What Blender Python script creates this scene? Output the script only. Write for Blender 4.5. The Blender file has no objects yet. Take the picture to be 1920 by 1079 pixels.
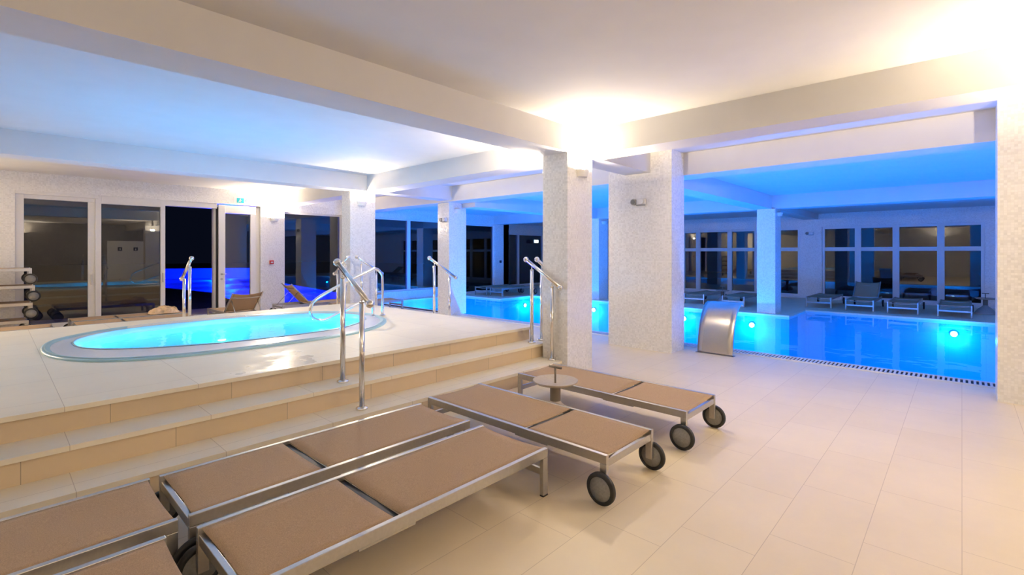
import bpy, bmesh, math, random
from mathutils import Vector, Matrix
random.seed(7)
S = bpy.context.scene
C = S.collection
PI = math.pi

# ------------------------------------------------------------------ camera, world, exposure
cam_d = bpy.data.cameras.new('camera')
cam = bpy.data.objects.new('camera', cam_d)
C.objects.link(cam)
cam.location = (0, 0, 1.5)
ang = math.radians(42.93)                       # view direction (cos, sin)
cam.rotation_euler = (PI/2, 0, ang - PI/2)
cam_d.sensor_width = 36.0
cam_d.sensor_fit = 'HORIZONTAL'
cam_d.lens = 36.0*907/1920
cam_d.shift_y = -65.5/1920
cam_d.clip_end = 200
S.camera = cam
S.view_settings.view_transform = 'Standard'
S.view_settings.look = 'None'
S.view_settings.exposure = 0.0
S.view_settings.gamma = 1.0
S.view_settings.use_curve_mapping = False

w = bpy.data.worlds.new('night_sky')
S.world = w
w.use_nodes = True
w.node_tree.nodes['Background'].inputs[0].default_value = (0.002, 0.003, 0.008, 1)
w.node_tree.nodes['Background'].inputs[1].default_value = 1.0

WARM = (1.0, 0.82, 0.60)
POOL = (0.0, 0.225, 1.0)
TUB = (0.0, 0.39, 1.0)
SCONCE_W = 146.0
POOL_W = 112.0
TUB_W = 28.0
OUT_W = 700.0

# ------------------------------------------------------------------ materials
MATS = {}
def newmat(name):
    m = bpy.data.materials.new(name); m.use_nodes = True
    nt = m.node_tree
    b = nt.nodes['Principled BSDF']
    MATS[name] = m
    return m, nt, b
def N(nt, t, **kw):
    n = nt.nodes.new(t)
    for k, v in kw.items(): setattr(n, k, v)
    return n
def L(nt, a, b): nt.links.new(a, b)

def simple(name, col, rough=.5, metal=0, noise=0, nscale=30, bump=0, spec=.5):
    m, nt, b = newmat(name)
    b.inputs['Base Color'].default_value = (*col, 1)
    b.inputs['Roughness'].default_value = rough
    b.inputs['Metallic'].default_value = metal
    b.inputs['Specular IOR Level'].default_value = spec
    g = N(nt, 'ShaderNodeTexCoord')
    n = N(nt, 'ShaderNodeTexNoise'); n.inputs['Scale'].default_value = nscale; n.inputs['Detail'].default_value = 4
    L(nt, g.outputs['Object'], n.inputs['Vector'])
    if noise:
        mr = N(nt, 'ShaderNodeMapRange')
        mr.inputs['From Min'].default_value = .3; mr.inputs['From Max'].default_value = .7
        mr.inputs['To Min'].default_value = 1-noise; mr.inputs['To Max'].default_value = 1+noise
        L(nt, n.outputs['Fac'], mr.inputs['Value'])
        mx = N(nt, 'ShaderNodeMix'); mx.data_type = 'RGBA'; mx.blend_type = 'MULTIPLY'
        mx.inputs['Factor'].default_value = 1
        mx.inputs[6].default_value = (*col, 1)
        L(nt, mr.outputs[0], mx.inputs[7]); L(nt, mx.outputs[2], b.inputs['Base Color'])
    if bump:
        bp = N(nt, 'ShaderNodeBump'); bp.inputs['Strength'].default_value = bump; bp.inputs['Distance'].default_value = .002
        L(nt, n.outputs['Fac'], bp.inputs['Height']); L(nt, bp.outputs[0], b.inputs['Normal'])
    return m

simple('ceiling_paint', (.70, .69, .68), .85, noise=.02, nscale=3)
simple('white_frame', (.80, .78, .74), .4, noise=.02)
simple('brushed_metal', (.50, .48, .455), .34, .92, noise=.05, nscale=60)
simple('chrome', (.80, .78, .76), .13, 1.0, noise=.03)
simple('rubber', (.015, .015, .016), .6, noise=.1)
simple('wheel_disc', (.25, .245, .235), .55, noise=.12, nscale=80)
simple('table_metal', (.46, .40, .34), .5, .2, noise=.06, nscale=50)
simple('white_gelcoat', (.86, .87, .88), .22, noise=.02)
simple('red_plastic', (.55, .03, .02), .4, noise=.05)
simple('white_plastic', (.80, .79, .76), .45, noise=.02)
simple('grey_plastic', (.35, .34, .31), .5, noise=.05)
simple('sign_teal', (.0, .38, .48), .5, noise=.03)
simple('dark_sign', (.04, .05, .08), .4, noise=.03)
simple('towel', (.78, .55, .32), .95, noise=.22, nscale=14, bump=.6)
simple('dark_recess', (.01, .01, .012), .7, noise=.1)
simple('night_terrace', (.10, .09, .08), .8, noise=.2, nscale=2)
simple('pale_cyan_trim', (.40, .62, .64), .3)
simple('lens_grey', (.2, .2, .19), .2)
simple('gap_shade_metal', (.03, .028, .026), .5, .3)  # near-black, paints the shade under the lounger sling gap
simple('table_stem', (.20, .165, .13), .55, .2)
simple('white_door', (.80, .79, .74), .4, noise=.02)

def glass_mat(name, tint, refl=1.0):
    m = bpy.data.materials.new(name); m.use_nodes = True
    nt = m.node_tree; nt.nodes.clear()
    o = N(nt, 'ShaderNodeOutputMaterial'); mx = N(nt, 'ShaderNodeMixShader')
    t = N(nt, 'ShaderNodeBsdfTransparent'); g = N(nt, 'ShaderNodeBsdfGlossy'); f = N(nt, 'ShaderNodeFresnel')
    t.inputs[0].default_value = (*tint, 1)
    g.inputs['Roughness'].default_value = .0
    f.inputs['IOR'].default_value = 1.55
    mm = N(nt, 'ShaderNodeMath', operation='MULTIPLY'); mm.inputs[1].default_value = refl; mm.use_clamp = True
    L(nt, f.outputs[0], mm.inputs[0]); L(nt, mm.outputs[0], mx.inputs[0])
    L(nt, t.outputs[0], mx.inputs[1]); L(nt, g.outputs[0], mx.inputs[2]); L(nt, mx.outputs[0], o.inputs[0])
    MATS[name] = m
    return m
glass_mat('window_glass', (.72, .76, .78), 1.7)
# water: see-through with a fresnel-weighted mirror and small ripples
def water_mat(name, tint, scale, dist, refl=1.0):
    m = glass_mat(name, tint, refl); nt = m.node_tree
    g = N(nt, 'ShaderNodeNewGeometry'); n = N(nt, 'ShaderNodeTexNoise'); n.inputs['Scale'].default_value = scale
    n.inputs['Detail'].default_value = 2
    b = N(nt, 'ShaderNodeBump'); b.inputs['Distance'].default_value = dist; b.inputs['Strength'].default_value = .6
    L(nt, g.outputs['Position'], n.inputs['Vector']); L(nt, n.outputs['Fac'], b.inputs['Height'])
    for x in nt.nodes:
        if x.type in ('BSDF_GLOSSY', 'FRESNEL'): L(nt, b.outputs[0], x.inputs['Normal'])
        if x.type == 'FRESNEL': x.inputs['IOR'].default_value = 1.33
water_mat('pool_water', (.60, .93, 1.0), 2.0, .006)
water_mat('tub_water', (.50, .93, 1.0), 5.0, .015, .35)

def emis(name, col, st):
    m = bpy.data.materials.new(name); m.use_nodes = True
    nt = m.node_tree; nt.nodes.clear()
    o = N(nt, 'ShaderNodeOutputMaterial'); e = N(nt, 'ShaderNodeEmission')
    e.inputs[0].default_value = (*col, 1); e.inputs[1].default_value = st
    L(nt, e.outputs[0], o.inputs[0]); MATS[name] = m
emis('lamp_glow', (1, .88, .72), 30)
emis('pool_lamp_glow', (.55, .9, 1), 12)
emis('sign_glow', (.75, 1, .75), 4)
emis('distant_glow', (1, .95, .85), 6)

def cellmat(name, cw, ch, mode, c1, c2, grout, gw, rough, tilt=0.0, spec=.5, var=1.0, offset=0.0, stain=0.0, wet=None):
    """tiles: mode 'wall' uses (x+y, z); mode 'floor' uses (x, y)"""
    m, nt, b = newmat(name)
    g = N(nt, 'ShaderNodeNewGeometry'); s = N(nt, 'ShaderNodeSeparateXYZ'); L(nt, g.outputs['Position'], s.inputs[0])
    def M(op, a, bb=None, cc=None):
        n = N(nt, 'ShaderNodeMath', operation=op)
        for i, v in enumerate((a, bb, cc)):
            if v is None: continue
            if isinstance(v, (int, float)): n.inputs[i].default_value = v
            else: L(nt, v, n.inputs[i])
        return n.outputs[0]
    if mode == 'wall':
        u = M('ADD', s.outputs[0], s.outputs[1]); v = s.outputs[2]
    else:
        u = s.outputs[0]; v = s.outputs[1]
    v = M('DIVIDE', v, ch)
    vi = M('FLOOR', v)
    u = M('DIVIDE', M('ADD', u, 20*cw - .32), cw)
    u = M('ADD', u, M('MULTIPLY', M('MODULO', M('ADD', vi, 100), 3.0), offset))
    ui = M('FLOOR', u)
    fu = M('SUBTRACT', u, ui); fv = M('SUBTRACT', v, vi)
    eu = M('MULTIPLY', M('MINIMUM', fu, M('SUBTRACT', 1.0, fu)), cw)
    ev = M('MULTIPLY', M('MINIMUM', fv, M('SUBTRACT', 1.0, fv)), ch)
    gr = M('LESS_THAN', M('MINIMUM', eu, ev), gw)
    cv = N(nt, 'ShaderNodeCombineXYZ'); L(nt, ui, cv.inputs[0]); L(nt, vi, cv.inputs[1])
    wn = N(nt, 'ShaderNodeTexWhiteNoise', noise_dimensions='3D'); L(nt, cv.outputs[0], wn.inputs['Vector'])
    pw = M('POWER', wn.outputs['Value'], var)
    mx = N(nt, 'ShaderNodeMix', data_type='RGBA'); L(nt, pw, mx.inputs[0])
    mx.inputs[6].default_value = (*c1, 1); mx.inputs[7].default_value = (*c2, 1)
    col = mx.outputs[2]
    if stain:
        no = N(nt, 'ShaderNodeTexNoise'); no.inputs['Scale'].default_value = 1.6; no.inputs['Detail'].default_value = 6
        no.inputs['Roughness'].default_value = .65
        L(nt, g.outputs['Position'], no.inputs['Vector'])
        mr = N(nt, 'ShaderNodeMapRange'); mr.inputs['From Min'].default_value = .35; mr.inputs['From Max'].default_value = .7
        mr.inputs['To Min'].default_value = 1.0; mr.inputs['To Max'].default_value = 1-stain
        L(nt, no.outputs['Fac'], mr.inputs['Value'])
        m2 = N(nt, 'ShaderNodeMix', data_type='RGBA', blend_type='MULTIPLY'); m2.inputs[0].default_value = 1
        L(nt, col, m2.inputs[6]); L(nt, mr.outputs[0], m2.inputs[7]); col = m2.outputs[2]
    m3 = N(nt, 'ShaderNodeMix', data_type='RGBA'); L(nt, gr, m3.inputs[0]); L(nt, col, m3.inputs[6])
    m3.inputs[7].default_value = (*grout, 1)
    L(nt, m3.outputs[2], b.inputs['Base Color'])
    b.inputs['Roughness'].default_value = rough
    b.inputs['Specular IOR Level'].default_value = spec
    if wet:
        nw = N(nt, 'ShaderNodeTexNoise'); nw.inputs['Scale'].default_value = 2.2; nw.inputs['Detail'].default_value = 5
        L(nt, g.outputs['Position'], nw.inputs['Vector'])
        dv = N(nt, 'ShaderNodeVectorMath', operation='DISTANCE'); L(nt, g.outputs['Position'], dv.inputs[0]); dv.inputs[1].default_value = (1.75, 4.72, .5)
        fo = M('SUBTRACT', nw.outputs['Fac'], M('MULTIPLY', M('MAXIMUM', M('SUBTRACT', dv.outputs['Value'], .25), 0.0), .6))
        mw = N(nt, 'ShaderNodeMapRange'); mw.inputs['From Min'].default_value = .42; mw.inputs['From Max'].default_value = .52
        mw.inputs['To Min'].default_value = rough; mw.inputs['To Max'].default_value = wet
        L(nt, fo, mw.inputs['Value']); L(nt, mw.outputs[0], b.inputs['Roughness'])
    if tilt:
        va = N(nt, 'ShaderNodeVectorMath', operation='SUBTRACT'); L(nt, wn.outputs['Color'], va.inputs[0]); va.inputs[1].default_value = (.5, .5, .5)
        vs = N(nt, 'ShaderNodeVectorMath', operation='SCALE'); L(nt, va.outputs[0], vs.inputs[0]); vs.inputs['Scale'].default_value = tilt
        vb = N(nt, 'ShaderNodeVectorMath', operation='ADD'); L(nt, g.outputs['Normal'], vb.inputs[0]); L(nt, vs.outputs[0], vb.inputs[1])
        vn = N(nt, 'ShaderNodeVectorMath', operation='NORMALIZE'); L(nt, vb.outputs[0], vn.inputs[0])
        L(nt, vn.outputs[0], b.inputs['Normal'])
    return m
cellmat('mosaic', .025, .025, 'wall', (.90, .88, .83), (.76, .74, .69), (.80, .78, .73), .0012, .25, tilt=.07, var=1.4)
cellmat('grey_mosaic', .05, .05, 'wall', (.30, .28, .25), (.22, .20, .18), (.12, .11, .10), .002, .4)
cellmat('floor_tile', .75, .375, 'floor', (.92, .79, .56), (.89, .755, .53), (.64, .52, .35), .0016, .42, var=1, offset=.333, stain=.07)
cellmat('platform_tile', .75, .75, 'floor', (.92, .825, .63), (.89, .795, .60), (.60, .50, .35), .0018, .52, stain=.06, wet=.22)
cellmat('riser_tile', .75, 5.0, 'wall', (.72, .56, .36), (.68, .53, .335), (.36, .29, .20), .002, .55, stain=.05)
cellmat('pool_tile', .30, .30, 'wall', (.42, .72, .84), (.38, .69, .82), (.32, .60, .74), .003, .35)

def sling_mat():
    m, nt, b = newmat('sling_fabric')
    g = N(nt, 'ShaderNodeTexCoord'); n = N(nt, 'ShaderNodeTexNoise')
    n.inputs['Scale'].default_value = 260; n.inputs['Detail'].default_value = 3
    L(nt, g.outputs['Object'], n.inputs['Vector'])
    wv = N(nt, 'ShaderNodeTexVoronoi'); wv.inputs['Scale'].default_value = 420
    L(nt, g.outputs['Object'], wv.inputs['Vector'])
    r = N(nt, 'ShaderNodeValToRGB')
    r.color_ramp.elements[0].position = .3; r.color_ramp.elements[1].position = .7
    r.color_ramp.elements[0].color = (.31, .205, .12, 1); r.color_ramp.elements[1].color = (.48, .33, .20, 1)
    L(nt, n.outputs['Fac'], r.inputs[0]); L(nt, r.outputs[0], b.inputs['Base Color'])
    b.inputs['Roughness'].default_value = .75; b.inputs['Specular IOR Level'].default_value = .3
    bp = N(nt, 'ShaderNodeBump'); bp.inputs['Strength'].default_value = .35; bp.inputs['Distance'].default_value = .001
    L(nt, wv.outputs['Distance'], bp.inputs['Height']); L(nt, bp.outputs[0], b.inputs['Normal'])
sling_mat()

# ------------------------------------------------------------------ mesh helpers
def box(bm, x0, x1, y0, y1, z0, z1, mat=None):
    vs = [bm.verts.new((x, y, z)) for z in (z0, z1) for y in (y0, y1) for x in (x0, x1)]
    if mat: 
        for v in vs: v.co = mat @ v.co
    for f in ((0, 2, 3, 1), (4, 5, 7, 6), (0, 1, 5, 4), (2, 6, 7, 3), (0, 4, 6, 2), (1, 3, 7, 5)):
        bm.faces.new([vs[i] for i in f])
    return vs
def cyl(bm, p0, p1, r0, r1=None, n=20, caps=True):
    r1 = r0 if r1 is None else r1
    p0 = Vector(p0); p1 = Vector(p1); d = (p1-p0).normalized()
    a = d.orthogonal().normalized(); b = d.cross(a)
    R = [[bm.verts.new(p + (a*math.cos(t)+b*math.sin(t))*r) for t in [2*PI*i/n for i in range(n)]] for p, r in ((p0, r0), (p1, r1))]
    for i in range(n):
        f = bm.faces.new((R[0][i], R[0][(i+1) % n], R[1][(i+1) % n], R[1][i])); f.smooth = True
    if caps:
        bm.faces.new(R[0][::-1]); bm.faces.new(R[1])
def tube(bm, pts, r, n=12, caps=True):
    pts = [Vector(p) for p in pts]; rings = []
    prev = None
    for i, p in enumerate(pts):
        d = (pts[min(i+1, len(pts)-1)] - pts[max(i-1, 0)]).normalized()
        if prev is None: a = d.orthogonal().normalized()
        else: a = (prev - d*prev.dot(d)).normalized()
        prev = a; b = d.cross(a)
        rings.append([bm.verts.new(p + (a*math.cos(t)+b*math.sin(t))*r) for t in [2*PI*k/n for k in range(n)]])
    for A, B in zip(rings, rings[1:]):
        for k in range(n):
            f = bm.faces.new((A[k], A[(k+1) % n], B[(k+1) % n], B[k])); f.smooth = True
    if caps: bm.faces.new(rings[0][::-1]); bm.faces.new(rings[-1])
def lathe(bm, prof, c=(0, 0, 0), n=40):
    """prof: list of (r, z)"""
    c = Vector(c); rings = []
    for r, z in prof:
        if r < 1e-6: rings.append([bm.verts.new(c + Vector((0, 0, z)))])
        else: rings.append([bm.verts.new(c + Vector((r*math.cos(2*PI*k/n), r*math.sin(2*PI*k/n), z))) for k in range(n)])
    for A, B in zip(rings, rings[1:]):
        for k in range(n):
            k2 = (k+1) % n
            if len(A) == 1 and len(B) == 1: continue
            if len(A) == 1: f = bm.faces.new((A[0], B[k2], B[k]))
            elif len(B) == 1: f = bm.faces.new((A[k], A[k2], B[0]))
            else: f = bm.faces.new((A[k], A[k2], B[k2], B[k]))
            f.smooth = True
def smooth_path(pts, sub=8, closed=False):
    P = [Vector(p) for p in pts]; n = len(P); out = []
    rng = range(n) if closed else range(n-1)
    for i in rng:
        if closed: p0, p1, p2, p3 = P[(i-1) % n], P[i], P[(i+1) % n], P[(i+2) % n]
        else: p0, p1, p2, p3 = P[max(i-1, 0)], P[i], P[i+1], P[min(i+2, n-1)]
        for k in range(sub):
            t = k/sub
            out.append(.5*((2*p1)+(p2-p0)*t+(2*p0-5*p1+4*p2-p3)*t*t+(-p0+3*p1-3*p2+p3)*t**3))
    if not closed: out.append(P[-1])
    return out
def link(name, bm, mat, parent=None, loc=None, bevel=0, recalc=True):
    if recalc: bmesh.ops.recalc_face_normals(bm, faces=bm.faces)
    me = bpy.data.meshes.new(name); bm.to_mesh(me); bm.free()
    o = bpy.data.objects.new(name, me); C.objects.link(o)
    me.materials.append(MATS[mat])
    if parent: o.parent = parent
    if loc: o.location = loc
    if bevel:
        md = o.modifiers.new('bevel', 'BEVEL'); md.width = bevel; md.segments = 2; md.limit_method = 'ANGLE'
    return o
def tag(o, label, cat, group=None, kind=None):
    o['label'] = label; o['category'] = cat
    if group: o['group'] = group
    if kind: o['kind'] = kind
    return o
def empty(name, loc=(0, 0, 0), rz=0):
    o = bpy.data.objects.new(name, None); C.objects.link(o); o.location = loc; o.rotation_euler = (0, 0, rz)
    o.empty_display_size = .1
    return o
def struct(name, bm, mat, label=None, parent=None, bevel=0):
    o = link(name, bm, mat, parent, bevel=bevel)
    if not parent: o['kind'] = 'structure'
    if label: o['label'] = label
    return o
def copy_tree(o, parent=None):
    c = o.copy(); C.objects.link(c)
    if parent: c.parent = parent
    for ch in list(o.children): copy_tree(ch, c)
    return c
def B(): return bmesh.new()
def sbox(name, x0, x1, y0, y1, z0, z1, mat, label=None, bevel=0):
    bm = B(); box(bm, x0, x1, y0, y1, z0, z1); return struct(name, bm, mat, label, bevel=bevel)
def poly_slab(bm, outer, holes, ztop, zbot):
    """flat polygon with holes, extruded downwards"""
    loops = [outer] + holes; edges = []; rings = []
    for lp in loops:
        vs = [bm.verts.new((x, y, ztop)) for x, y in lp]; rings.append(vs)
        edges += [bm.edges.new((vs[i], vs[(i+1) % len(vs)])) for i in range(len(vs))]
    bmesh.ops.triangle_fill(bm, edges=edges, use_beauty=True, use_dissolve=False)
    if zbot is not None:
        for vs in rings:
            low = [bm.verts.new((v.co.x, v.co.y, zbot)) for v in vs]
            n = len(vs)
            for i in range(n): bm.faces.new((vs[i], vs[(i+1) % n], low[(i+1) % n], low[i]))

# ------------------------------------------------------------------ the room shell
CZ = 3.04; BZ = 2.73; PZ = 2.90
POOL_OUT = [(7.79, -5.0), (14.5, -5.0), (14.5, 3.0), (12.87, 3.0), (12.87, 10.95), (11.2, 10.95), (11.2, 12.92), (7.79, 12.92)]
bm = B()
poly_slab(bm, [(-3.5, -8), (18.6, -8), (18.6, 14.9), (-3.5, 14.9)], [POOL_OUT[::-1]], 0.0, -.04)
struct('floor', bm, 'floor_tile', 'beige stone tile floor of the pool hall')
bm = B()                                        # basin under the tile edge
for i in range(len(POOL_OUT)):
    a, b2 = POOL_OUT[i], POOL_OUT[(i+1) % len(POOL_OUT)]
    v = [bm.verts.new((p[0], p[1], z)) for p, z in ((a, -.04), (b2, -.04), (b2, -1.4), (a, -1.4))]
    bm.faces.new(v)
bmesh.ops.remove_doubles(bm, verts=bm.verts, dist=1e-4)
vs = [bm.verts.new((x, y, -1.4)) for x, y in POOL_OUT]; bm.faces.new(vs)
bmesh.ops.remove_doubles(bm, verts=bm.verts, dist=1e-4)
struct('pool_basin', bm, 'pool_tile', 'pale blue tiled basin of the indoor pool')
bm = B(); bm.faces.new([bm.verts.new((x, y, -.045)) for x, y in POOL_OUT])
o = link('pool_water', bm, 'pool_water'); o['kind'] = 'stuff'
tag(o, 'lit blue water filling the indoor pool', 'water')

# overflow grating: a tray with cross slats along the near pool edge
gr = empty('overflow_grating', (7.54, 0, 0))
tag(gr, 'long white overflow grating along the near edge of the blue pool', 'grating')
bm = B(); box(bm, 0, .25, -5, 12.9, .001, .004); link('channel', bm, 'dark_recess', gr)
bm = B()
y = -1.2
while y < 9.0:
    box(bm, .02, .23, y, y+.022, .004, .013); y += .045
o = link('slat', bm, 'white_plastic', gr); o['kind'] = 'stuff'
bm = B(); box(bm, -.005, .02, -5, 12.9, .0, .014); box(bm, .23, .262, -5, 12.9, -.05, .014); link('rim', bm, 'white_plastic', gr)

# ceilings
sbox('ceiling', -3.5, 7.5, -8, 14.9, CZ, CZ+.15, 'ceiling_paint', 'white painted ceiling over the lounge area')
sbox('ceiling', 7.5, 13.3, -8, 14.9, PZ, PZ+.3, 'ceiling_paint', 'ceiling above the indoor pool')
sbox('ceiling', 13.3, 18.6, -8, 14.9, 2.76, 3.2, 'ceiling_paint', 'lower ceiling over the far deck')
# beams
def beam(x0, x1, y0, y1, z0, z1, lab): sbox('beam', x0, x1, y0, y1, z0, z1, 'ceiling_paint', lab)
beam(-3.5, 7.35, 3.50, 3.93, BZ, CZ+.05, 'white ceiling beam running to the nearest pillar')
beam(-3.5, 7.35, 8.70, 9.10, BZ, CZ+.05, 'white ceiling beam above the far edge of the raised platform')
beam(5.10, 5.50, -8, 13.1, BZ-.004, CZ+.04, 'white ceiling beam along the pool side')
beam(7.30, 7.80, -8, 13.1, BZ-.035, CZ+.04, 'white down-stand beam along the edge of the pool')
beam(13.05, 13.5, -8, 14.9, 2.58, 3.1, 'ceiling beam on the far side of the pool')
beam(7.8, 18.4, 3.42, 3.84, 2.582, 3.0, 'ceiling beam crossing the pool')
beam(7.8, 18.4, 8.45, 8.90, 2.582, 3.0, 'ceiling beam crossing the far end of the pool')
# pillars
def pillar(x0, x1, y0, y1, z1, lab, z0=0.0): sbox('pillar', x0, x1, y0, y1, z0, z1, 'mosaic', lab)
pillar(4.79, 5.325, 3.53, 3.918, BZ+.01, 'nearest white mosaic pillar at the end of the steps')
pillar(6.88, 7.32, 3.16, 4.24, CZ+.01, 'wide white mosaic pillar beside the steel water spout')
pillar(6.90, 7.32, -1.6, -.262, CZ+.01, 'white mosaic pillar at the right edge of the photo')
pillar(4.87, 5.43, 8.94, 9.28, BZ+.01, 'white mosaic pillar with a lit sconce behind the hot tub')
pillar(7.42, 7.96, 8.95, 9.38, PZ+.05, 'mosaic pillar half lit blue at the pool edge behind the hot tub')
pillar(13.05, 13.56, 3.345, 3.76, 2.6, 'mosaic pillar lit blue on the far side of the pool')
pillar(13.07, 13.6, 8.41, 8.88, 2.6, 'mosaic pillar lit blue seen between the two near pillars')
pillar(4.79, 5.325, -1.5, -1.1, BZ+.01, 'white mosaic pillar behind the right edge of the view')
pillar(6.88, 7.32, 12.6, 13.12, BZ+.01, 'white mosaic pier in the window wall beside the pool')

# walls: built from boxes round the openings
def wall_y(name, y0, y1, x0, x1, ztop, openings, lab, mat='mosaic'):
    """openings: (xa, xb, za, zb)"""
    bm = B(); x = x0
    for xa, xb, za, zb in sorted(openings):
        if xa > x: box(bm, x, xa, y0, y1, 0, ztop)
        if za > 0: box(bm, xa, xb, y0, y1, 0, za)
        if zb < ztop: box(bm, xa, xb, y0, y1, zb, ztop)
        x = xb
    if x < x1: box(bm, x, x1, y0, y1, 0, ztop)
    bmesh.ops.remove_doubles(bm, verts=bm.verts, dist=1e-5)
    return struct(name, bm, mat, lab)
def wall_x(name, x0, x1, y0, y1, ztop, openings, lab, mat='mosaic'):
    bm = B(); y = y0
    for ya, yb, za, zb in sorted(openings):
        if ya > y: box(bm, x0, x1, y, ya, 0, ztop)
        if za > 0: box(bm, x0, x1, ya, yb, 0, za)
        if zb < ztop: box(bm, x0, x1, ya, yb, zb, ztop)
        y = yb
    if y < y1: box(bm, x0, x1, y, y1, 0, ztop)
    bmesh.ops.remove_doubles(bm, verts=bm.verts, dist=1e-5)
    return struct(name, bm, mat, lab)
WY = 13.10
wall_y('wall_back', WY, WY+.3, -3.5, 13.9, CZ+.05, [(.295, 4.67, 0, 2.68), (5.255, 6.90, 0, 2.58), (7.62, 10.62, .27, 2.58), (11.45, 13.14, .03, 2.54)],
       'mosaic tiled wall with large terrace windows')
wall_y('wall_back_recess', 14.6, 14.9, 13.9, 18.6, 2.9, [(15.5, 17.9, .03, 2.34)], 'far wall beyond the small deck')
sbox('wall_recess_side', 13.6, 13.9, 13.1, 14.9, 0, 2.9, 'mosaic')
RX = 18.3
WR = [(5.30, 7.95, .03, 2.33), (3.95, 4.70, .03, 2.33), (-.45, 3.32, .03, 2.33), (9.2, 10.6, .03, 2.33)]
wall_x('wall_right', RX, RX+.3, -8, 14.9, 2.9, WR, 'far wall with tall windows across the pool')
sbox('wall_left', -3.8, -3.5, -8, 13.4, 0, CZ+.1, 'mosaic', 'left side wall')
sbox('wall_front', -3.8, 18.6, -8.3, -8, 0, CZ+.1, 'grey_mosaic', 'wall behind the viewer')

# ------------------------------------------------------------------ windows and doors
def frame_y(bm, x0, x1, z0, z1, y0, y1, t=.07):
    box(bm, x0, x0+t, y0, y1, z0, z1); box(bm, x1-t, x1, y0, y1, z0, z1)
    box(bm, x0+t, x1-t, y0, y1, z0, z0+t); box(bm, x0+t, x1-t, y0, y1, z1-t, z1)
wn = [0]; dn = [0]
def window_root(kind, lab):
    if kind == 'window': wn[0] += 1; nm = 'window_%d' % wn[0]
    else: dn[0] += 1; nm = 'door_%d' % dn[0]
    o = empty(nm); o['kind'] = 'structure'; o['label'] = lab
    return o
def pane_y(par, x0, x1, z0, z1, y):
    bm = B(); box(bm, x0, x1, y, y+.02, z0, z1); return link('pane', bm, 'window_glass', par)
def pane_x(par, y0, y1, z0, z1, x):
    bm = B(); box(bm, x, x+.02, y0, y1, z0, z1); return link('pane', bm, 'window_glass', par)
# sliding terrace door set, left
r = window_root('window', 'sliding glazed panel at the far left with a wide white frame')
bm = B(); box(bm, .295, .415, WY+.03, WY+.16, 0, 2.68); box(bm, 1.345, 1.455, WY+.06, WY+.16, 0, 2.60)
box(bm, .415, 1.455, WY+.05, WY+.16, 2.54, 2.68); box(bm, .415, 1.345, WY+.05, WY+.16, 0, .10); box(bm, .295, 1.50, WY-.012, WY+.05, 2.62, 2.68)
link('frame', bm, 'white_frame', r, bevel=.004); pane_y(r, .415, 1.345, .10, 2.54, WY+.1)
bm = B(); box(bm, 1.385, 1.41, WY+.03, WY+.06, .84, 1.05); link('pull_handle', bm, 'brushed_metal', r, bevel=.004)
r = window_root('window', 'sliding glazed panel reflecting a white door')
bm = B(); box(bm, 1.455, 1.55, WY+.02, WY+.12, 0, 2.68); box(bm, 2.57, 2.655, WY+.02, WY+.12, 0, 2.68)
box(bm, 1.55, 2.57, WY+.02, WY+.12, 2.52, 2.68); box(bm, 1.55, 2.57, WY+.02, WY+.12, 0, .10)
link('frame', bm, 'white_frame', r, bevel=.004); pane_y(r, 1.55, 2.57, .10, 2.52, WY+.06)
bm = B(); box(bm, 2.60, 2.625, WY-.01, WY+.02, .84, 1.05); link('pull_handle', bm, 'brushed_metal', r, bevel=.004)
r = window_root('door', 'open terrace doorway showing the night outside')
bm = B(); box(bm, 2.655, 3.70, WY+.03, WY+.2, 2.56, 2.68); box(bm, 3.64, 3.70, WY+.12, WY+.26, 0, 2.56); box(bm, 2.655, 3.70, WY+.03, WY+.2, 0, .03)
link('frame', bm, 'white_frame', r, bevel=.004)
bm = B(); box(bm, 3.69, 3.715, WY+.02, WY+.12, .03, 2.60); link('seal', bm, 'rubber', r)
r = window_root('door', 'white framed glass door with a lever handle beside the pier')
bm = B(); box(bm, 3.715, 3.86, WY+.0, WY+.12, 0, 2.66); box(bm, 4.44, 4.56, WY+.03, WY+.12, 0, 2.60)
box(bm, 3.86, 4.56, WY+.02, WY+.12, 2.46, 2.66); box(bm, 3.86, 4.44, WY+.03, WY+.12, 0, .12); box(bm, 4.56, 4.67, WY+.08, WY+.2, 0, 2.66)
link('frame', bm, 'white_frame', r, bevel=.004); pane_y(r, 3.86, 4.44, .12, 2.46, WY+.07)
bm = B(); tube(bm, [(3.78, WY, .98), (3.78, WY-.055, .98), (3.80, WY-.06, .98), (3.92, WY-.06, .98)], .011); cyl(bm, (3.78, WY, .98), (3.78, WY-.01, .98), .026)
cyl(bm, (3.78, WY, .86), (3.78, WY-.01, .86), .026)
link('lever_handle', bm, 'brushed_metal', r)
# picture windows
def picture_window(x0, x1, z0, z1, lab, mull=(), y=WY, t=.045):
    r = window_root('window', lab)
    bm = B(); frame_y(bm, x0, x1, z0, z1, y+.08, y+.16, t)
    for m in mull: box(bm, m-.06, m+.06, y+.07, y+.17, z0+t, z1-t)
    link('frame', bm, 'white_frame', r, bevel=.003)
    xs = [x0+t] + [m for q in mull for m in (q-.06, q+.06)] + [x1-t]
    for a, b in zip(xs[::2], xs[1::2]): pane_y(r, a, b, z0+t, z1-t, y+.11)
picture_window(5.255, 6.90, 0, 2.58, 'tall window behind the raised lounger')
picture_window(7.62, 10.62, .27, 2.58, 'wide window over the pool end with one mullion', (9.235,))
picture_window(11.45, 13.14, .03, 2.54, 'window behind the two loungers on the far deck')
picture_window(15.5, 17.9, .03, 2.34, 'glazed doors at the far corner', (16.2,), y=14.6)
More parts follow.
